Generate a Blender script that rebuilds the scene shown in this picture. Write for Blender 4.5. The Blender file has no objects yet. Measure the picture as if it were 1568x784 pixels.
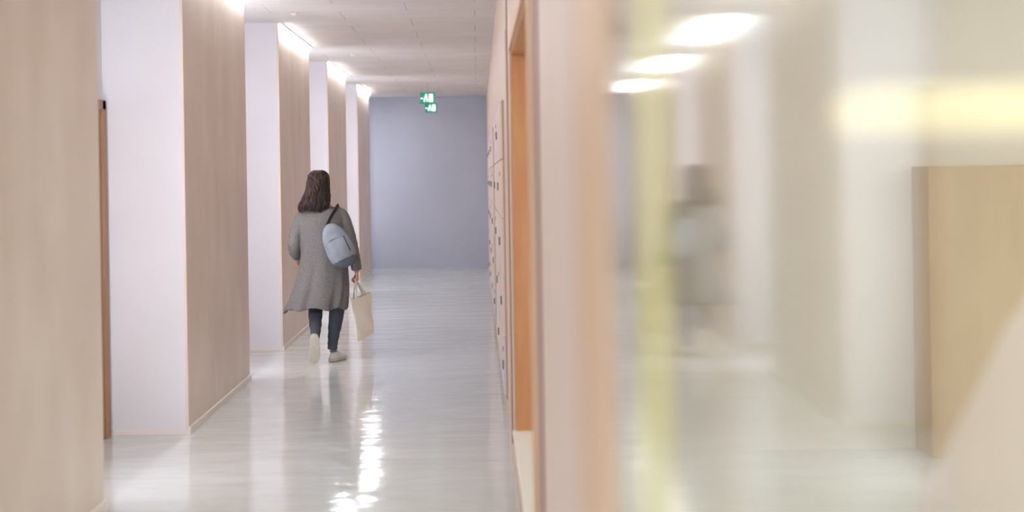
import bpy, bmesh, math, random
from mathutils import Vector, Matrix, Euler
random.seed(4)
D=bpy.data
sc=bpy.context.scene
COL=sc.collection
sc.view_settings.view_transform='Standard'
sc.view_settings.look='None'
sc.view_settings.exposure=0.97

def lin(c):
    return tuple(((v/255)/12.92 if v/255<=0.04045 else (((v/255)+0.055)/1.055)**2.4) for v in c)+(1,)

# ------------------------------------------------ materials
def mat(name,rgb,rough=0.6,var=0.0,vscale=5.0,stretch=(1,1,1),bump=0.0,bscale=None,rgb2=None,coat=0,metal=0,spec=0.5,detail=4):
    m=D.materials.new(name); m.use_nodes=True
    nt=m.node_tree; b=nt.nodes['Principled BSDF']
    b.inputs['Roughness'].default_value=rough
    b.inputs['Metallic'].default_value=metal
    b.inputs['Coat Weight'].default_value=coat
    b.inputs['Specular IOR Level'].default_value=spec
    c=lin(rgb)
    b.inputs['Base Color'].default_value=c
    tc=nt.nodes.new('ShaderNodeTexCoord'); mp=nt.nodes.new('ShaderNodeMapping')
    mp.inputs['Scale'].default_value=stretch
    nt.links.new(tc.outputs['Object'],mp.inputs['Vector'])
    if var>0 or rgb2:
        n=nt.nodes.new('ShaderNodeTexNoise'); n.inputs['Scale'].default_value=vscale; n.inputs['Detail'].default_value=detail
        nt.links.new(mp.outputs[0],n.inputs['Vector'])
        r=nt.nodes.new('ShaderNodeValToRGB')
        if rgb2: c2=lin(rgb2)
        else: c2=tuple(min(1,v*(1+var)) for v in c[:3])+(1,); c=tuple(v*(1-var) for v in c[:3])+(1,)
        r.color_ramp.elements[0].position=0.32; r.color_ramp.elements[1].position=0.68
        r.color_ramp.elements[0].color=c; r.color_ramp.elements[1].color=c2
        nt.links.new(n.outputs['Fac'],r.inputs[0]); nt.links.new(r.outputs[0],b.inputs['Base Color'])
    if bump>0:
        n2=nt.nodes.new('ShaderNodeTexNoise'); n2.inputs['Scale'].default_value=bscale or vscale; n2.inputs['Detail'].default_value=3
        nt.links.new(mp.outputs[0],n2.inputs['Vector'])
        bp=nt.nodes.new('ShaderNodeBump'); bp.inputs['Strength'].default_value=bump; bp.inputs['Distance'].default_value=0.01
        nt.links.new(n2.outputs['Fac'],bp.inputs['Height']); nt.links.new(bp.outputs[0],b.inputs['Normal'])
    return m
def emis(name,rgb,s):
    m=D.materials.new(name); m.use_nodes=True
    b=m.node_tree.nodes['Principled BSDF']
    b.inputs['Base Color'].default_value=lin(rgb)
    b.inputs['Emission Color'].default_value=lin(rgb); b.inputs['Emission Strength'].default_value=s
    return m

M={}
M['white']=mat('white_paint',(222,220,226),0.6,0.02,2,bump=0.05,bscale=60)
M['wood']=mat('plywood_beige',(217,199,186),0.4,0.0,2.5,(1,1,0.6),rgb2=(228,213,202),bump=0.03,bscale=40)
M['woodr']=mat('plywood_wall',(212,189,172),0.5,0.0,4.0,(1,1,0.2),rgb2=(222,201,186))
M['orange']=mat('oak_reveal',(184,122,78),0.45,0.0,8,(3,3,0.3),rgb2=(198,140,94))
M['tan']=mat('oak_frame',(206,170,134),0.45,0.0,8,(3,3,0.3),rgb2=(216,182,148))
M['brown']=mat('brown_door',(150,108,78),0.45,0.0,6,(3,3,0.25),rgb2=(170,126,92))
M['darkwood']=mat('dark_gap',(140,100,84),0.6)
M['base']=mat('baseboard_white',(228,220,212),0.4)
M['blue']=mat('blue_grey_paint',(178,181,196),0.7,0.0,1.2,rgb2=(184,187,202),bump=0.03,bscale=50)
M['cream']=mat('room_paint',(240,238,226),0.7)
M['backing']=mat('tan_backing',(190,164,120),0.5,0.0,5,(1,1,0.3),rgb2=(206,182,140))  # tan tone for the added panel behind the glass
M['grey']=mat('grey_plastic',(120,122,128),0.5)
M['black']=mat('black_webbing',(22,22,26),0.6)
M['metal']=mat('steel',(150,150,155),0.35,metal=1)

def ceiling_mat():
    m=mat('acoustic_ceiling',(224,220,219),0.85,0.0,1.5,rgb2=(232,228,226),bump=0.1,bscale=90)
    nt=m.node_tree; b=nt.nodes['Principled BSDF']
    tc=nt.nodes.new('ShaderNodeTexCoord')
    br=nt.nodes.new('ShaderNodeTexBrick'); br.inputs['Scale'].default_value=1
    br.inputs['Brick Width'].default_value=1.2; br.inputs['Row Height'].default_value=0.6
    br.inputs['Mortar Size'].default_value=0.005
    nt.links.new(tc.outputs['Object'],br.inputs['Vector'])
    mx=nt.nodes.new('ShaderNodeMixRGB'); mx.blend_type='MULTIPLY'
    old=b.inputs['Base Color'].links[0].from_socket
    nt.links.new(br.outputs['Fac'],mx.inputs[0]); nt.links.new(old,mx.inputs[1]); mx.inputs[2].default_value=(0.75,0.73,0.73,1)
    nt.links.new(mx.outputs[0],b.inputs['Base Color'])
    return m
M['ceil']=ceiling_mat()

def floor_mat():
    m=D.materials.new('glossy_epoxy_floor'); m.use_nodes=True; nt=m.node_tree; b=nt.nodes['Principled BSDF']
    tc=nt.nodes.new('ShaderNodeTexCoord')
    n=nt.nodes.new('ShaderNodeTexNoise'); n.inputs['Scale'].default_value=0.8
    nt.links.new(tc.outputs['Object'],n.inputs['Vector'])
    r=nt.nodes.new('ShaderNodeValToRGB'); r.color_ramp.elements[0].color=lin((206,209,207)); r.color_ramp.elements[1].color=lin((216,219,217))
    nt.links.new(n.outputs['Fac'],r.inputs[0]); nt.links.new(r.outputs[0],b.inputs['Base Color'])
    mp=nt.nodes.new('ShaderNodeMapping'); mp.inputs['Scale'].default_value=(1.1,2.2,1)
    nt.links.new(tc.outputs['Object'],mp.inputs['Vector'])
    n2=nt.nodes.new('ShaderNodeTexNoise'); n2.inputs['Scale'].default_value=1.7; n2.inputs['Detail'].default_value=2
    nt.links.new(mp.outputs[0],n2.inputs['Vector'])
    bp=nt.nodes.new('ShaderNodeBump'); bp.inputs['Strength'].default_value=0.7; bp.inputs['Distance'].default_value=0.012
    nt.links.new(n2.outputs['Fac'],bp.inputs['Height']); nt.links.new(bp.outputs[0],b.inputs['Normal'])
    b.inputs['Roughness'].default_value=0.115
    b.inputs['Specular IOR Level'].default_value=0.95
    return m
M['floor']=floor_mat()

def glass_mat():
    m=D.materials.new('window_glass'); m.use_nodes=True; nt=m.node_tree
    nt.nodes.clear()
    o=nt.nodes.new('ShaderNodeOutputMaterial'); mx=nt.nodes.new('ShaderNodeMixShader')
    g=nt.nodes.new('ShaderNodeBsdfGlossy'); g.inputs['Roughness'].default_value=0.065; g.inputs['Color'].default_value=(0.95,0.98,0.92,1)
    t=nt.nodes.new('ShaderNodeBsdfTransparent'); t.inputs['Color'].default_value=(0.95,0.98,0.94,1)
    lw=nt.nodes.new('ShaderNodeLayerWeight'); lw.inputs['Blend'].default_value=0.5
    p=nt.nodes.new('ShaderNodeMath'); p.operation='POWER'; p.inputs[1].default_value=1.9
    nt.links.new(lw.outputs['Facing'],p.inputs[0]); nt.links.new(p.outputs[0],mx.inputs[0])
    nt.links.new(t.outputs[0],mx.inputs[1]); nt.links.new(g.outputs[0],mx.inputs[2]); nt.links.new(mx.outputs[0],o.inputs[0])
    return m
M['glass']=glass_mat()

# ------------------------------------------------ mesh helpers
def newobj(name,me,parent=None,loc=(0,0,0)):
    o=D.objects.new(name,me); COL.objects.link(o); o.location=loc
    if parent: o.parent=parent
    return o
def empty(name,loc=(0,0,0)):
    return newobj(name,None,None,loc)
def boxes(name,lst,mats,parent=None,loc=(0,0,0),bevel=0.0):
    bm=bmesh.new()
    for b in lst:
        x0,x1,y0,y1,z0,z1=b[:6]; mi=b[6] if len(b)>6 else 0
        vs=[bm.verts.new(p) for p in [(x0,y0,z0),(x1,y0,z0),(x1,y1,z0),(x0,y1,z0),(x0,y0,z1),(x1,y0,z1),(x1,y1,z1),(x0,y1,z1)]]
        for f in [(0,3,2,1),(4,5,6,7),(0,1,5,4),(1,2,6,5),(2,3,7,6),(3,0,4,7)]:
            fc=bm.faces.new([vs[i] for i in f]); fc.material_index=mi
    me=D.meshes.new(name); bm.to_mesh(me); bm.free()
    for m in mats: me.materials.append(m)
    o=newobj(name,me,parent,loc)
    if bevel>0:
        md=o.modifiers.new('bevel','BEVEL'); md.width=bevel; md.segments=2; md.limit_method='ANGLE'
    return o
def add_loft(bm,rings,mi=0,cap=True):
    R=[[bm.verts.new(p) for p in r] for r in rings]
    n=len(R[0])
    for i in range(len(R)-1):
        for j in range(n):
            f=bm.faces.new([R[i][j],R[i][(j+1)%n],R[i+1][(j+1)%n],R[i+1][j]]); f.material_index=mi
    if cap:
        f=bm.faces.new(list(reversed(R[0]))); f.material_index=mi
        f=bm.faces.new(R[-1]); f.material_index=mi
def catmull(pts,k):
    out=[]
    P=[pts[0]]+list(pts)+[pts[-1]]
    for i in range(1,len(P)-2):
        for s in range(k):
            t=s/k
            out.append(tuple(0.5*((2*P[i][c])+(-P[i-1][c]+P[i+1][c])*t+(2*P[i-1][c]-5*P[i][c]+4*P[i+1][c]-P[i+2][c])*t*t+(-P[i-1][c]+3*P[i][c]-3*P[i+1][c]+P[i+2][c])*t**3) for c in range(len(P[i]))))
    out.append(tuple(pts[-1]))
    return out
def tube_rings(pts,n=16,ref=Vector((0,1,0))):
    rings=[]
    V=[Vector(p[:3]) for p in pts]
    for i,p in enumerate(pts):
        d=(V[min(i+1,len(V)-1)]-V[max(i-1,0)]).normalized()
        a=ref.cross(d)
        if a.length<0.05: a=Vector((1,0,0)).cross(d)
        a.normalize(); b=d.cross(a).normalized()
        rings.append([V[i]+(a*math.cos(t)+b*math.sin(t))*p[3] for t in [2*math.pi*j/n for j in range(n)]])
    return rings
def finish(bm,name,mats,parent=None,loc=(0,0,0),smooth=True,subsurf=0,remesh=0,smoothit=0,normals=True):
    if normals: bmesh.ops.recalc_face_normals(bm,faces=bm.faces)
    me=D.meshes.new(name); bm.to_mesh(me); bm.free()
    for m in mats: me.materials.append(m)
    if smooth:
        for p in me.polygons: p.use_smooth=True
    o=newobj(name,me,parent,loc)
    if remesh:
        r=o.modifiers.new('remesh','REMESH'); r.mode='VOXEL'; r.voxel_size=remesh; r.use_smooth_shade=True
    if smoothit:
        s=o.modifiers.new('smooth','SMOOTH'); s.factor=0.5; s.iterations=smoothit
    if subsurf:
        s=o.modifiers.new('subd','SUBSURF'); s.levels=subsurf; s.render_levels=subsurf
    return o
def curve(name,pts,r,m,parent=None,radii=None,flat=None):
    cu=D.curves.new(name,'CURVE'); cu.dimensions='3D'; cu.bevel_depth=r; cu.bevel_resolution=3; cu.use_fill_caps=True
    s=cu.splines.new('NURBS'); s.points.add(len(pts)-1); s.order_u=4; s.use_endpoint_u=True
    for i,p in enumerate(pts):
        s.points[i].co=(*p,1); s.points[i].radius=radii[i] if radii else 1
    cu.materials.append(m)
    return newobj(name,cu,parent)

# ================================================ ROOM SHELL
CEIL=3.09; XP=-1.855; XR=-2.37; XW=0.185; YB=25.6
boxes('floor',[(-9,9,-5,YB+0.2,-0.1,0)],[M['floor']])
boxes('ceiling',[(-9,9,-5,YB+0.2,CEIL,CEIL+0.12)],[M['ceil']])
boxes('wall_back',[(XR-0.1,XW+0.1,YB,YB+0.15,0,CEIL)],[M['blue']])
boxes('baseboard_back',[(XP,XW,YB-0.012,YB,0,0.05)],[M['blue']])
boxes('wall_left',[(XR-0.15,XR,4.64,YB,0,CEIL)],[M['white']])
t=0.13
wr=[(XW,XW+t,-5,-1.4,0,CEIL),
    (XW,XW+t,-1.4,1.75,0,0.26),(XW,XW+t,-1.4,1.75,2.35,CEIL),
    (XW,XW+t,1.75,4.8,0,CEIL),
    (XW,XW+t,4.8,7.5,0,0.26),(XW,XW+t,4.8,7.5,2.26,CEIL),
    (XW,XW+t,7.5,YB,0,CEIL)]
boxes('wall_right',wr,[M['woodr']])
boxes('baseboard_right',[(XW-0.008,XW,2.4,YB,0,0.06)],[M['woodr']])

# pillars
ledm=emis('led_white',(244,249,255),130)
glow=emis('hidden_fill_glow',(248,247,253),5.4)  # glow of the added fill panels behind the pillars
glow2=emis('hidden_fill_glow_dim',(248,247,253),1.8)  # weaker fill for the last bay, avoids a hotspot on the back wall
pier_y=[(4.5,6.98)]+[(9.02+4.38*i,11.45+4.38*i) for i in range(4)]
for i,(y0,y1) in enumerate(pier_y):
    e=empty('pillar',(XP,y0,0)); L=y1-y0; w=XP-XR
    boxes('pillar_core',[(-w,-0.018,0,L,0,CEIL)],[M['white']],e)
    boxes('plywood_cladding',[(-0.018,0,0.0,L,0.0,CEIL)],[M['wood']],e)
    boxes('pillar_baseboard',[(0,0.012,0,L,0,0.045),(-w,0.012,-0.012,0,0,0.03)],[M['base']],e,bevel=0.002)
    f=empty('linear_ceiling_lamp',(XP,y0,CEIL))
    boxes('housing',[(0.004,0.030,0.01,L-0.01,-0.010,-0.001)],[M['base']],f)
    boxes('led_diffuser',[(0.009,0.023,0.02,L-0.02,-0.013,-0.010)],[ledm],f)
    g=empty('hidden_fill_panel',(XP-0.26,y1,1.6))  # added fill light, unseen behind the pillar, brightens the next pillar front
    boxes('backplate',[(-0.17,0.17,0.001,0.02,-1.2,1.25)],[M['base']],g)
    boxes('diffuser',[(-0.155,0.155,0.02,0.04,-1.18,1.23)],[glow if i<4 else glow2],g,bevel=0.006)
for i in range(4):
    y1=pier_y[i+1][0]
    e=empty('door_%d'%(i+1),(XR,y1-1.15,0))
    boxes('leaf',[(0.0,0.02,0.06,1.02,0.01,2.06)],[M['brown']],e,bevel=0.003)
    boxes('frame',[(0,0.035,0,0.06,0,2.12),(0,0.035,1.02,1.10,0,2.12),(0,0.035,0,1.10,2.06,2.12)],[M['brown']],e,bevel=0.003)
    boxes('handle',[(0.02,0.06,0.12,0.14,1.0,1.02),(0.05,0.06,0.12,0.25,1.0,1.02)],[M['metal']],e)

# ---- window 1
w1=empty('window_1',(0,0,0))
def gx(y): return 0.110+0.012*y
bm=bmesh.new()
vs=[bm.verts.new(p) for p in [(gx(1.40),1.40,0.28),(gx(-1.35),-1.35,0.28),(gx(-1.35),-1.35,2.33),(gx(1.40),1.40,2.33)]]
bm.faces.new(vs); finish(bm,'glass_pane',[M['glass']],w1,smooth=False,normals=False)
boxes('frame',[(0.122,0.185,1.385,1.78,0.2,2.42,0),(0.09,0.20,-1.45,-1.35,0.2,2.42,0),
               (0.088,0.20,-1.35,1.385,0.22,0.28,0),(0.088,0.20,-1.35,1.385,2.33,2.42,0)],[M['tan']],w1,bevel=0.004)
boxes('jamb_lining',[(0.186,XW+t+0.01,1.70,1.75,0.26,2.35)],[M['cream']],w1)
ym=D.materials.new('yellow_green_film'); ym.use_nodes=True; nt=ym.node_tree; b=nt.nodes['Principled BSDF']
b.inputs['Base Color'].default_value=lin((232,230,130)); b.inputs['Alpha'].default_value=0.55; b.inputs['Roughness'].default_value=0.3
bm=bmesh.new()
vs=[bm.verts.new((gx(y)-0.0015,y,z)) for y,z in [(1.06,0.3),(0.94,0.3),(0.94,2.32),(1.06,2.32)]]
bm.faces.new(vs); finish(bm,'film_strip',[ym],w1,smooth=False,normals=False)

# ---- window 2
w2=empty('window_2',(0,0,0))
boxes('reveal',[(XW+0.002,XW+0.128,7.48,7.499,0.26,2.26,0),(XW+0.002,XW+0.128,4.801,4.82,0.26,2.26,0),
                (XW+0.002,XW+0.128,4.82,7.48,2.24,2.26,0)],[M['orange']],w2)
boxes('sill',[(XW-0.02,XW+0.128,4.79,7.51,0.235,0.262,0)],[M['base']],w2,bevel=0.004)
boxes('casing',[(XW-0.012,XW,4.62,4.80,0.2,2.34,0),(XW-0.008,XW,7.5,7.62,0.2,2.34,0),(XW-0.012,XW,4.80,7.5,2.26,2.34,0)],[M['tan']],w2,bevel=0.002)
boxes('glass_pane',[(XW+0.112,XW+0.118,4.82,7.48,0.262,2.24)],[M['glass']],w2)
boxes('trim_1',[(XW-0.006,XW,4.22,4.34,0,CEIL),(XW-0.006,XW,8.2,8.24,0,2.7)],[M['darkwood']])
boxes('trim_2',[(XW-0.014,XW,8.24,8.5,0.0,2.45)],[M['woodr']],bevel=0.003)

# ---- lockers on the right wall
M['lock']=mat('locker_laminate',(226,206,192),0.45)
M['lock2']=mat('locker_blue_grey',(206,208,220),0.4)
M['gapm']=mat('locker_carcass',(186,158,142),0.6)
M['red']=mat('red_label',(190,70,66),0.5)
M['hand']=mat('locker_handle',(130,126,132),0.4)
def lockers(y0,ncol,wd):
    L=[(XW-0.012,XW-0.001,y0,y0+ncol*wd,0.1,2.12,0)]
    for c in range(ncol):
        for r in range(5):
            z0=0.12+r*0.4; a=y0+c*wd
            mi=1 if (c*3+r)%5==0 else 2
            L.append((XW-0.024,XW-0.012,a+0.005,a+wd-0.005,z0+0.005,z0+0.395,mi))
            if (c*2+3*r)%5==0: L.append((XW-0.036,XW-0.024,a+0.03,a+0.045,z0+0.18,z0+0.24,3))
            if (c*5+r*2)%11==0: L.append((XW-0.028,XW-0.024,a+0.12,a+0.18,z0+0.29,z0+0.32,4))
    return boxes('locker_bank',L,[M['gapm'],M['lock2'],M['lock'],M['hand'],M['red']],bevel=0)
lockers(9.6,9,0.42)
lockers(14.6,16,0.42)

# ---- exit signs
gr=emis('exit_green',(20,120,92),0.35); wh=emis('exit_white',(225,250,240),0.7)
def exit_sign(x,y,ztop,s=1.0):
    e=empty('exit_sign',(x,y,ztop))
    w=0.13*s;h=0.20*s
    boxes('bracket',[(-0.006,0.006,-0.006,0.006,0,CEIL-ztop)],[M['metal']],e)
    boxes('panel',[(-w,w,-0.02,0.02,-h,0)],[gr],e,bevel=0.004)
    L=[(0.03*s,0.10*s,-0.024,-0.02,-0.17*s,-0.03*s,0),(-0.115*s,-0.075*s,-0.024,-0.02,-0.115*s,-0.095*s,0),
       (-0.03*s,-0.005*s,-0.024,-0.02,-0.055*s,-0.03*s,0),(-0.045*s,0.0,-0.024,-0.02,-0.11*s,-0.06*s,0),
       (-0.06*s,-0.04*s,-0.024,-0.02,-0.165*s,-0.11*s,0),(-0.01*s,0.01*s,-0.024,-0.02,-0.165*s,-0.11*s,0)]
    boxes('pictogram',L,[wh],e)
exit_sign(-0.755,22.0,2.94,0.88); exit_sign(-0.785,24.6,2.91,0.8)
def disc(name,x,y,r,h,m):
    bm=bmesh.new()
    n=24
    add_loft(bm,[[Vector((rr*math.cos(2*math.pi*j/n),rr*math.sin(2*math.pi*j/n),z)) for j in range(n)] for rr,z in [(r,0),(r,-h*.5),(r*.7,-h),(r*.3,-h*1.1)]])
    return finish(bm,name,[m],None,(x,y,CEIL))
disc('smoke_detector',-1.6,12.6,0.035,0.025,M['base'])
disc('smoke_detector',-1.45,16.9,0.035,0.025,M['base'])

# ---- room behind the glass
boxes('wall_room_back',[(XW+t,9,8.2,8.35,0,CEIL)],[M['cream']])
boxes('tan_backing_panel',[(2.5,7.5,7.9,8.199,0,1.62)],[M['backing']],bevel=0.01)  # added panel, dims and tans what shows through beneath the pillar reflection
boxes('wall_room_front',[(XW+t,9,-5,-4.9,0,CEIL)],[M['cream']])
pm=emis('room_fill_warm_white',(255,252,238),2.6)  # glow of the added fill panels above the room
for (x,y) in [(1.5,1.2),(4.2,1.2),(1.5,5.2),(4.2,5.2)]:
    e=empty('room_fill_panel',(x,y,CEIL))  # added fill light, out of view overhead, brightens the room behind the glass
    boxes('frame',[(-0.75,0.75,-0.75,0.75,-0.03,-0.001)],[M['base']],e)
    boxes('diffuser',[(-0.72,0.72,-0.72,0.72,-0.036,-0.03)],[pm],e)
boxes('window_3',[(-9,-8.9,y,y+0.08,0,CEIL) for y in range(-5,5,2)]+[(-9,-8.9,-5,4.6,0.9,0.96)],[M['base']])
boxes('wall_lobby',[(-9,XR-0.15,4.64,4.8,0,CEIL)],[M['white']])
boxes('window_4',[(x,x+0.08,-5,-4.9,0,CEIL) for x in (-8,-6,-4,-2,0)],[M['base']])

p=empty('pendant_lamp',(0.62,1.25,1.643))
boxes('diffuser',[(-0.30,0.75,-0.04,0.04,-0.019,0.019)],[emis('warm_lamp',(255,246,205),0.45)],p,bevel=0.012)
boxes('suspension',[(0.10,0.104,-0.002,0.002,0.019,CEIL-1.643),(0.6,0.604,-0.002,0.002,0.019,CEIL-1.643)],[M['base']],p)
fl=empty('floor_lamp',(1.24,2.0,0))
bm=bmesh.new(); n=48
prof=[(0.64,0.98),(0.60,1.07),(0.54,1.20),(0.47,1.35),(0.40,1.46),(0.30,1.50),(0.03,1.51)]
add_loft(bm,[[Vector((r*math.cos(2*math.pi*j/n),r*math.sin(2*math.pi*j/n),z)) for j in range(n)] for r,z in prof],cap=False)
finish(bm,'shade',[mat('white_shade',(246,248,254),0.6)],fl)
bm=bmesh.new()
add_loft(bm,[[Vector((r*math.cos(2*math.pi*j/n),r*math.sin(2*math.pi*j/n),z)) for j in range(n)] for r,z in [(0.18,0.001),(0.18,0.02),(0.02,0.03),(0.015,1.48)]])
finish(bm,'stand',[M['grey']],fl)

# ================================================ WOMAN
WX,WY=-1.367,12.49
W=empty('woman',(WX,WY,0))
skin=mat('skin',(190,136,112),0.5,0.03,20)
coatm=mat('grey_knit',(98,95,94),0.95,0.0,190,rgb2=(130,126,124),bump=0.8,bscale=160,detail=3,spec=0.1)
jean=mat('grey_denim',(62,66,75),0.85,0.0,200,rgb2=(84,89,99),bump=0.2,bscale=150,spec=0.2)
hairm=mat('dark_brown_hair',(26,16,13),0.4,0.0,30,(3,3,0.5),rgb2=(46,28,23),spec=0.35)
shoem=mat('sneaker_cream',(210,207,202),0.6,0.03,20)
solem=mat('sole_cream',(204,198,184),0.7,0.0,60,(1,1,1),rgb2=(190,183,165),bump=0.5,bscale=90)

bv=[((0,0,.88),.11),((0,-.005,1.05),.10),((0,-.005,1.22),.115),((0,0,1.34),.07),((-.015,.01,1.40),.052),((-.025,.02,1.48),.05),
    ((-.15,0,1.30),.055),((-.235,-.03,1.06),.036),((-.235,.10,.94),.026),
    ((.15,0,1.30),.055),((.25,-.02,1.02),.036),((.288,.018,.82),.026),
    ((-.075,0,.82),.085),((-.077,.09,.50),.052),((-.062,-.13,.23),.034),
    ((.08,0,.82),.085),((.10,.09,.48),.052),((.066,.07,.10),.034)]
be=[(0,1),(1,2),(2,3),(3,4),(4,5),(3,6),(6,7),(7,8),(3,9),(9,10),(10,11),(0,12),(12,13),(13,14),(0,15),(15,16),(16,17)]
me=D.meshes.new('body'); me.from_pydata([v[0] for v in bv],be,[]); me.materials.append(skin)
bo=newobj('body',me,W)
bo.modifiers.new('skin','SKIN')
for i,v in enumerate(bv):
    sv=me.skin_vertices[0].data[i]; sv.radius=(v[1]*0.85,v[1]*0.85)
me.skin_vertices[0].data[0].use_root=True
sd=bo.modifiers.new('sub','SUBSURF'); sd.levels=2; sd.render_levels=2

# jeans
bm=bmesh.new()
ll=catmull([(-.07,0,.86,.10),(-.08,.05,.66,.085),(-.079,.09,.52,.066),(-.078,.03,.42,.062),(-.068,-.06,.31,.050),(-.062,-.125,.235,.037)],5)
rl=catmull([(.08,0,.86,.10),(.095,.05,.66,.088),(.105,.09,.50,.070),(.100,.085,.40,.066),(.080,.075,.26,.054),(.066,.07,.15,.044),(.064,.07,.105,.045)],5)
def wrinkle(P,amp):
    out=[]
    for i,p in enumerate(P):
        q=list(p); q[3]*=1+amp*math.sin(i*2.1)*(1 if i>len(P)*.55 else .3); out.append(tuple(q))
    return out
add_loft(bm,tube_rings(wrinkle(ll,.06),24)); add_loft(bm,tube_rings(wrinkle(rl,.06),24))
add_loft(bm,tube_rings([(0,0,.96,.13),(0,0,.88,.15),(0,0,.80,.13)],24))
finish(bm,'jeans',[jean],W,remesh=0.007,smoothit=3)

# coat
bm=bmesh.new()
R=[(1.400,-.012,.012,.056,.058,0),(1.375,-.008,.008,.078,.072,0),(1.350,0,0,.135,.088,0),(1.315,0,-.003,.190,.105,0),
   (1.25,0,-.01,.205,.125,.004),(1.15,0,-.01,.192,.135,.010),(1.05,.005,-.01,.188,.138,.016),(.95,.008,-.005,.198,.145,.022),
   (.85,.006,0,.210,.152,.028),(.75,-.004,-.008,.226,.160,.036),(.65,-.018,-.018,.242,.168,.046),(.56,-.040,-.03,.256,.174,.056),(.478,-.062,-.035,.268,.178,.064)]
R=catmull(R,4); N=96
def cring(r,sc_=1.0,zo=0):
    z,cx,cy,rx,ry,f=r; out=[]
    for j in range(N):
        a=2*math.pi*j/N; ca,sa=math.cos(a),math.sin(a)
        e=0.86
        px=math.copysign(abs(ca)**e,ca); py=math.copysign(abs(sa)**e,sa)
        m=1+f*(1.6*math.sin(5*a+1.2+z*1.5)+1.3*math.sin(9*a+z*3)+0.7*math.sin(14*a-2*z))*.8*(.35+.65*abs(sa))
        zz=z
        if z<.75: zz=z-(.75-z)*.10*max(0,-ca)**3+ (.75-z)*.05*math.sin(7*a)
        xx=cx+rx*px*m*sc_
        if z<.7 and ca<-.6: xx-=(.7-z)*.10*(-ca-.6)*2
        out.append(Vector((xx,cy+ry*py*m*sc_,zz+zo)))
    return out
rings=[cring(r) for r in R]
rings.append(cring(R[-1],.93,.0)); rings.append(cring(R[-6],.86)); rings.append(cring(R[-12],.80))
add_loft(bm,rings)
def sleeve(P,seed):
    P=catmull(P,7); out=[]
    for i,p in enumerate(P):
        q=list(p); q[3]*=1+.06*math.sin(i*1.7+seed)*(i/len(P)); out.append(tuple(q))
    add_loft(bm,tube_rings(out,28))
sleeve([(-.10,0,1.305,.058),(-.165,-.002,1.285,.064),(-.214,-.018,1.18,.060),(-.244,-.03,1.07,.057),(-.248,.03,.985,.056),(-.240,.095,.945,.050),(-.236,.118,.932,.046)],1)
sleeve([(.10,0,1.305,.058),(.165,-.002,1.285,.064),(.215,-.012,1.17,.060),(.248,-.018,1.05,.057),(.270,-.008,.94,.054),(.287,.012,.85,.048),(.292,.018,.805,.044)],2.4)
add_loft(bm,tube_rings([(-.055*1.25*math.cos(a)-.01,.01+.068*math.sin(a),1.395+.012*math.sin(-a),.016) for a in [math.pi*(1.0+i/16) for i in range(17)]],12,Vector((0,0,1))))
finish(bm,'coat',[coatm],W,remesh=0.0075,smoothit=3)

# head with face
bm=bmesh.new()
bmesh.ops.create_uvsphere(bm,u_segments=48,v_segments=32,radius=1)
for v in bm.verts:
    x,y,z=v.co
    rx,ry,rz=.074,.092,.114
    if z<0: rx*=1-.28*(-z)**1.5; ry*=1-.10*(-z)
    X,Y,Z=x*rx,y*ry,z*rz
    if z<-.3 and y>0: Y+=.010*(-z-.3)
    d=math.exp(-((X/.011)**2))*math.exp(-(((Z+.022)/.022)**2)) if y>0 else 0
    Y+=.022*d
    for sx in (-1,1):
        if y>0: Y-=.008*math.exp(-(((X-sx*.03)/.014)**2)-(((Z-.004)/.010)**2))
    if y>0: Y+=.005*math.exp(-((X/.022)**2)-(((Z+.058)/.008)**2))
    v.co=(X,Y,Z)
def ball(bm,c,s,mi,seg=16):
    g=bmesh.ops.create_uvsphere(bm,u_segments=seg,v_segments=seg//2,radius=1)
    vs=g['verts']
    for v in vs: v.co=Vector((v.co.x*s[0]+c[0],v.co.y*s[1]+c[1],v.co.z*s[2]+c[2]))
    for f in set(f for v in vs for f in v.link_faces): f.material_index=mi
for sx in (-1,1):
    ball(bm,(sx*.030,.074,.004),(.011,.011,.009),1)
    ball(bm,(sx*.030,.083,.004),(.0045,.003,.0045),2)
    ball(bm,(sx*.030,.088,.024),(.016,.004,.003),2)
    ball(bm,(sx*.074,-.004,-.006),(.008,.018,.030),0)
ball(bm,(0,.088,-.056),(.022,.006,.0045),3); ball(bm,(0,.087,-.064),(.019,.006,.005),3)
head=finish(bm,'head',[skin,mat('eye_white',(235,235,232),.3),hairm,mat('lips',(186,104,98),.5)],W,(-.030,.028,1.568))
head.rotation_euler=(math.radians(-3),math.radians(2),math.radians(-32))

# hair volume + strands
HR=catmull([(1.690,-.030,.020,.022,.03),(1.678,-.030,.018,.058,.075),(1.650,-.029,.012,.080,.100),(1.61,-.028,-.006,.090,.103),
    (1.56,-.030,-.026,.094,.096),(1.50,-.034,-.042,.100,.086),(1.45,-.044,-.056,.110,.076),(1.40,-.056,-.070,.122,.064),(1.365,-.070,-.082,.118,.050),(1.335,-.088,-.088,.082,.034)],4)
def hsurf(t,a,off=0):
    k=t*(len(HR)-1); i=min(int(k),len(HR)-2); u=k-i
    z,cx,cy,rx,ry=[HR[i][c]*(1-u)+HR[i+1][c]*u for c in range(5)]
    return Vector((cx+(rx+off)*math.cos(a),cy+(ry+off)*math.sin(a),z))
bm=bmesh.new(); n=64
add_loft(bm,[[hsurf(i/36,2*math.pi*j/n,-.006+.003*math.sin(j*2.3+i*.25)) for j in range(n)] for i in range(37)])
finish(bm,'hair',[hairm],W,subsurf=1)
cu=D.curves.new('hair_strands','CURVE'); cu.dimensions='3D'; cu.bevel_depth=.0042; cu.bevel_resolution=2
hs=[hairm,mat('hair_light',(80,48,37),0.4,spec=.35),mat('hair_dark',(20,13,12),0.45,spec=.35)]
for m in hs: cu.materials.append(m)
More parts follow.
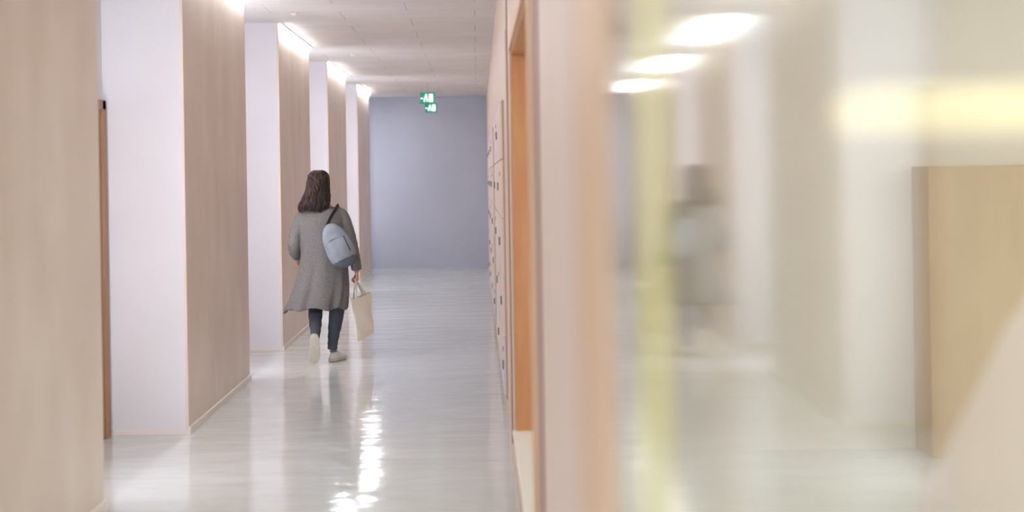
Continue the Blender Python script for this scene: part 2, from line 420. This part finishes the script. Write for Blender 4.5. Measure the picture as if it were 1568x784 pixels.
for k in range(300):
    a=math.radians(random.uniform(165,375)); t0=random.uniform(.02,.30); t1=random.uniform(.80,1.0)
    a1=a+random.uniform(-.15,.15); ph=random.uniform(0,6); am=random.uniform(.003,.018)
    s=cu.splines.new('NURBS'); npt=14; s.points.add(npt-1); s.order_u=4; s.use_endpoint_u=True
    for i in range(npt):
        u=i/(npt-1); t=t0+(t1-t0)*u
        q=hsurf(t,a+(a1-a)*u+.12*math.sin(u*10+ph)*u,.000+am*u*math.sin(u*12+ph)+.002)
        if u>.9: q.z-=random.uniform(0,.026); q.x-=.008
        s.points[i].co=(*q,1); s.points[i].radius=1.0 if .1<u<.85 else (.6 if u<.97 else .25)
    s.material_index=random.choice([0,0,1,2,2])
newobj('hair_strands',cu,W)
cu=D.curves.new('hair_gathered','CURVE'); cu.dimensions='3D'; cu.bevel_depth=.0045; cu.bevel_resolution=2
for m in hs: cu.materials.append(m)
for k in range(70):
    side=random.choice((-1,1)); ph=random.uniform(0,6); ro=random.uniform(.2,1)
    P=[(-.030+side*.086,-.030,1.63+random.uniform(-.02,.02)),(-.030+side*.066,-.082,1.625+random.uniform(-.015,.015)),(-.030+side*.03,-.118,1.612+random.uniform(-.012,.012))]
    for i in range(7):
        u=i/6; rr=(.022+.014*math.sin(u*3.1))*ro
        P.append((-.028-.02*u+rr*math.cos(ph+u*3),-.128-.008*u+rr*.5*math.sin(ph+u*3),1.600-.13*u-random.uniform(0,.012)))
    s=cu.splines.new('NURBS'); s.points.add(len(P)-1); s.order_u=4; s.use_endpoint_u=True
    for i,q in enumerate(P): s.points[i].co=(*q,1); s.points[i].radius=1.0 if i<8 else .4
    s.material_index=random.choice([0,0,1,2])
newobj('hair_gathered',cu,W)

# hands
def hand(name,wrist,d,nrm,curls,spread=.0,thumbcurl=30):
    d=Vector(d).normalized(); nrm=Vector(nrm); nrm=(nrm-d*nrm.dot(d)).normalized(); s=d.cross(nrm).normalized()
    if name=='hand_right': s=s if s.y>0 else -s
    else: s=s if s.dot(Vector((1,0.3,.3)))>0 else -s
    w=Vector(wrist); bm=bmesh.new()
    offs=[.027,.009,-.009,-.026]; lens=[.070,.078,.073,.058]; mc=[.082,.085,.081,.074]
    add_loft(bm,tube_rings([(*(w-d*.04),.024),(*(w),.023),(*(w+d*.015),.021)],14,nrm))
    for i in range(4):
        kn=w+d*mc[i]+s*offs[i]
        P=[(*(w+s*offs[i]*.55),.014),(*(w+d*.04+s*offs[i]*.85),.0135),(*kn,.0105)]
        add_loft(bm,tube_rings(P,12,nrm))
        ang=0; p=kn.copy(); F=[(*(p-d*.01),.0095)]
        for seg,(fr,cu_) in enumerate(zip((.45,.30,.25),curls)):
            ang+=math.radians(cu_)
            dd=(d*math.cos(ang)+nrm*math.sin(ang)+s*spread*(offs[i]*10)).normalized()
            q=p+dd*lens[i]*fr
            F.append((*((p+q)/2),.0086-.0006*seg)); F.append((*q,.0084-.0009*seg)); p=q
        add_loft(bm,tube_rings(F,12,s))
    tb=w+d*.018+s*.022
    t1=tb+(d*.6+s*.7+nrm*.35).normalized()*.036
    t2=t1+(d*.8+s*.2+nrm*.6).normalized()*.030
    t3=t2+(d*.6-s*.15+nrm*.8).normalized()*.024
    add_loft(bm,tube_rings([(*tb,.013),(*t1,.0115),(*t2,.0095),(*t3,.0075)],12,nrm+s*.3))
    return finish(bm,name,[skin],W,remesh=.0032,smoothit=2)
hand('hand_right',(.293,.018,.800),(.06,.02,-1),(-1,0,0),(62,80,45))
hand('hand_left',(-.235,.125,.925),(.10,.62,-.62),(.6,-.4,-.5),(28,32,22),.3)

# shoes
def shoe(name,M4,lift=0):
    prof=[(0.0,.004,.012),(.008,.020,.05),(.03,.031,.078),(.06,.034,.088),(.09,.034,.084),(.12,.036,.070),(.155,.041,.057),(.19,.044,.048),(.22,.041,.041),(.245,.030,.034),(.258,.014,.026),(.262,.004,.018)]
    prof=catmull(prof,3)
    bm=bmesh.new(); n=32; rings=[]
    for y,w,h in prof:
        cx=.006*math.sin(min(1,y/.262)*math.pi)
        ring=[]
        for j in range(n):
            a=2*math.pi*j/n; ca,sa=math.cos(a),math.sin(a)
            x=cx+w*math.copysign(abs(ca)**.75,ca)
            z=.018+(max(h-.018,.004))*max(0,sa)**.8 if sa>=0 else .018-.004*(-sa)
            ring.append(Vector((x,y,z)))
        rings.append(ring)
    add_loft(bm,rings,0)
    rings=[]
    for y,w,h in prof:
        cx=.006*math.sin(min(1,y/.262)*math.pi); w2=w+.006
        yy=(y-.131)*1.03+.131; toe=.010*max(0,(y-.2)/.06)**2
        rings.append([Vector((cx-w2,yy,0+toe)),Vector((cx+w2,yy,0+toe)),Vector((cx+w2,yy,.026+toe*.6)),Vector((cx-w2,yy,.026+toe*.6))])
    add_loft(bm,rings,1)
    for k in range(14):
        y=.02+k*.0165; i=min(range(len(prof)),key=lambda q:abs(prof[q][0]-y)); w=prof[i][1]*.85
        cx=.006*math.sin(y/.262*math.pi)
        add_loft(bm,[[Vector((xx,y+a,b)) for a,b in ((0,-.003),(.008,-.003),(.008,.002),(0,.002))] for xx in (cx-w,cx-.003)],1)
        add_loft(bm,[[Vector((xx,y+a,b)) for a,b in ((0,-.003),(.008,-.003),(.008,.002),(0,.002))] for xx in (cx+.003,cx+w)],1)
    add_loft(bm,tube_rings([(.026*math.cos(a)+.002,.052+.036*math.sin(a),.086,.006) for a in [2*math.pi*i/20 for i in range(21)]],8,Vector((0,0,1))),2)
    for k in range(4):
        y=.105+k*.018; z=.082-k*.007
        add_loft(bm,tube_rings([(-.018,y,z-.006,.0028),(0,y,z,.0028),(.022,y,z-.006,.0028)],8),2)
    o=finish(bm,name,[shoem,solem,mat('shoe_grey',(120,118,118),.7)],W,smooth=False)
    o.matrix_local=M4
    return o
shoe('shoe_right',Matrix.Translation((.052,.025,.004))@Matrix.Rotation(math.radians(-20),4,'Z'))
shoe('shoe_left',Matrix.Translation((-.066,-.185,.262))@Matrix.Rotation(math.radians(4),4,'Y')@Matrix.Rotation(math.radians(-78),4,'X'))

# shoulder bag
bagm=mat('bag_blue_grey',(122,128,137),0.75,0.0,10,rgb2=(141,147,156),bump=0.6,bscale=14)
bagd=mat('bag_dark',(90,95,105),0.8)
B=empty('shoulder_bag',(WX+.158,WY-.225,1.035))
bm=bmesh.new(); n=48; rings=[]
for i in range(33):
    u=-1+2*i/32; prof=max(0,1-abs(u)**2.6)**.5
    w=(.118-.022*u)*prof+.002; th=(.080-.018*u)*prof+.002
    rings.append([Vector((w*math.copysign(abs(math.cos(a))**.9,math.cos(a)),th*math.sin(a)*(1+.03*math.sin(6*a+u*7)),u*.205)) for a in [2*math.pi*j/n for j in range(n)]])
add_loft(bm,rings,0)
for f in bm.faces:
    c=f.calc_center_median()
    if c.z<-.125: f.material_index=1
bo2=finish(bm,'pouch',[bagm,bagd],B)
def bag_pt(x,z,off=0):
    u=z/.205; pr=max(0,1-abs(u)**2.6)**.5; w=(.118-.022*u)*pr+.002; th=(.080-.018*u)*pr+.002
    return (x,-th*math.sqrt(max(0,1-(x/w)**2))-off,z)
curve('zip',[bag_pt(x,.055+.02*math.cos(x*20),.002) for x in [-.085+.017*i for i in range(11)]],.003,M['grey'],B)
curve('piping',[bag_pt(x,-.125,.001) for x in [-.085+.017*i for i in range(11)]],.003,M['black'],B)
curve('loop_strap',[bag_pt(.082,z,.004) for z in [.06-.02*i for i in range(8)]],.004,M['black'],B)
B.rotation_euler=(math.radians(4),math.radians(-24),0)
def strap(name,pts,wd,th,m,parent,inv):
    bm=bmesh.new(); P=catmull(pts,6); V=[Vector(p) for p in P]; rings=[]
    for i,v in enumerate(V):
        d=(V[min(i+1,len(V)-1)]-V[max(i-1,0)]).normalized(); out=(v-Vector((WX+.02,WY,v.z*.6+.5))).normalized()
        s=d.cross(out).normalized(); o=s.cross(d).normalized()
        rings.append([inv@(v+s*wd+o*th),inv@(v-s*wd+o*th),inv@(v-s*wd-o*th),inv@(v+s*wd-o*th)])
    add_loft(bm,rings); return finish(bm,name,[m],parent,smooth=False)
inv=(Matrix.Translation(B.location)@B.rotation_euler.to_matrix().to_4x4()).inverted()
g=lambda x,y,z:(WX+x,WY+y,z)
strap('shoulder_strap',[g(.065,-.20,1.215),g(.090,-.155,1.275),g(.120,-.118,1.33),g(.140,-.06,1.372),g(.145,0,1.378),g(.145,.06,1.355),g(.14,.115,1.28),g(.16,.14,1.15),g(.225,.10,1.0),g(.262,-.02,.93),g(.235,-.16,.88)],.014,.003,M['black'],B,inv)

# tote bag
tm=mat('natural_canvas',(222,214,198),0.85,0.0,6,rgb2=(234,227,213),bump=0.3,bscale=9)
T=empty('tote_bag',(WX+.33,WY+.03,0.4)); ox,oy,oz=.33,.03,.4
c00=Vector((.300,-.10,.190)); c10=Vector((.425,.16,.245)); c01=Vector((.240,-.10,.565)); c11=Vector((.392,.16,.600))
bm=bmesh.new(); nu,nv=24,28; sd_=Vector((.9,-.42,0)).normalized()
def tp(u,v,side):
    p=(c00*(1-u)+c10*u)*(1-v)+(c01*(1-u)+c11*u)*v
    bul=.030*math.sin(math.pi*u)**.6*(1-.55*v)*min(1,v*6+.15)+.004
    wr_=.005*math.sin(9*u+4*v)+.004*math.sin(5*u-11*v)
    q=p+sd_*(side*bul+wr_)
    if v==1: q.z-=.012*math.sin(math.pi*u)
    return q-Vector((ox,oy,oz))
G={}
for sd2 in (-1,1):
    for i in range(nu+1):
        for j in range(nv+1):
            G[sd2,i,j]=bm.verts.new(tp(i/nu,j/nv,sd2))
    for i in range(nu):
        for j in range(nv):
            bm.faces.new([G[sd2,i,j],G[sd2,i+1,j],G[sd2,i+1,j+1],G[sd2,i,j+1]])
for i in range(nu): bm.faces.new([G[-1,i,0],G[-1,i+1,0],G[1,i+1,0],G[1,i,0]])
for j in range(nv):
    bm.faces.new([G[-1,0,j],G[-1,0,j+1],G[1,0,j+1],G[1,0,j]]); bm.faces.new([G[-1,nu,j],G[-1,nu,j+1],G[1,nu,j+1],G[1,nu,j]])
to=finish(bm,'canvas_body',[tm],T)
hx,hy,hz=.288,.022,.712
for k,sd2 in enumerate((-1,1)):
    a=tp(.25,1,sd2); b_=tp(.75,1,sd2); o_=Vector((ox,oy,oz))
    top1=Vector((hx+.002*sd2,hy-.03,hz))-o_; top2=Vector((hx+.002*sd2,hy+.03,hz))-o_
    pts=[a-Vector((0,0,.03)),a+Vector((0,0,.01)),a.lerp(top1,.6),top1,top1.lerp(top2,.5)+Vector((0,0,.006)),top2,b_.lerp(top2,.6),b_+Vector((0,0,.01)),b_-Vector((0,0,.03))]
    bm=bmesh.new(); P=[Vector(p) for p in catmull([tuple(p) for p in pts],6)]; rings=[]
    for i,v in enumerate(P):
        d=(P[min(i+1,len(P)-1)]-P[max(i-1,0)]).normalized(); s=sd_.cross(d).normalized()
        rings.append([v+s*.010+sd_*.002,v-s*.010+sd_*.002,v-s*.010-sd_*.002,v+s*.010-sd_*.002])
    add_loft(bm,rings); finish(bm,'handle_%d'%(k+1),[tm],T,smooth=False)

# ================================================ WORLD + CAMERA
w=D.worlds.new('sky'); sc.world=w; w.use_nodes=True
w.node_tree.nodes['Background'].inputs[0].default_value=(0.92,0.94,1.0,1)
w.node_tree.nodes['Background'].inputs[1].default_value=1.6
cam=D.cameras.new('camera'); co=D.objects.new('camera',cam); COL.objects.link(co); sc.camera=co
co.location=(0,0,1.59); co.rotation_euler=(math.radians(90),math.radians(0.9),0)
cam.sensor_width=36; cam.lens=50.0; cam.shift_x=0.0338; cam.shift_y=-0.0753
cam.clip_start=0.02; cam.clip_end=100
cam.dof.use_dof=True; cam.dof.focus_distance=12.4; cam.dof.aperture_fstop=1.45
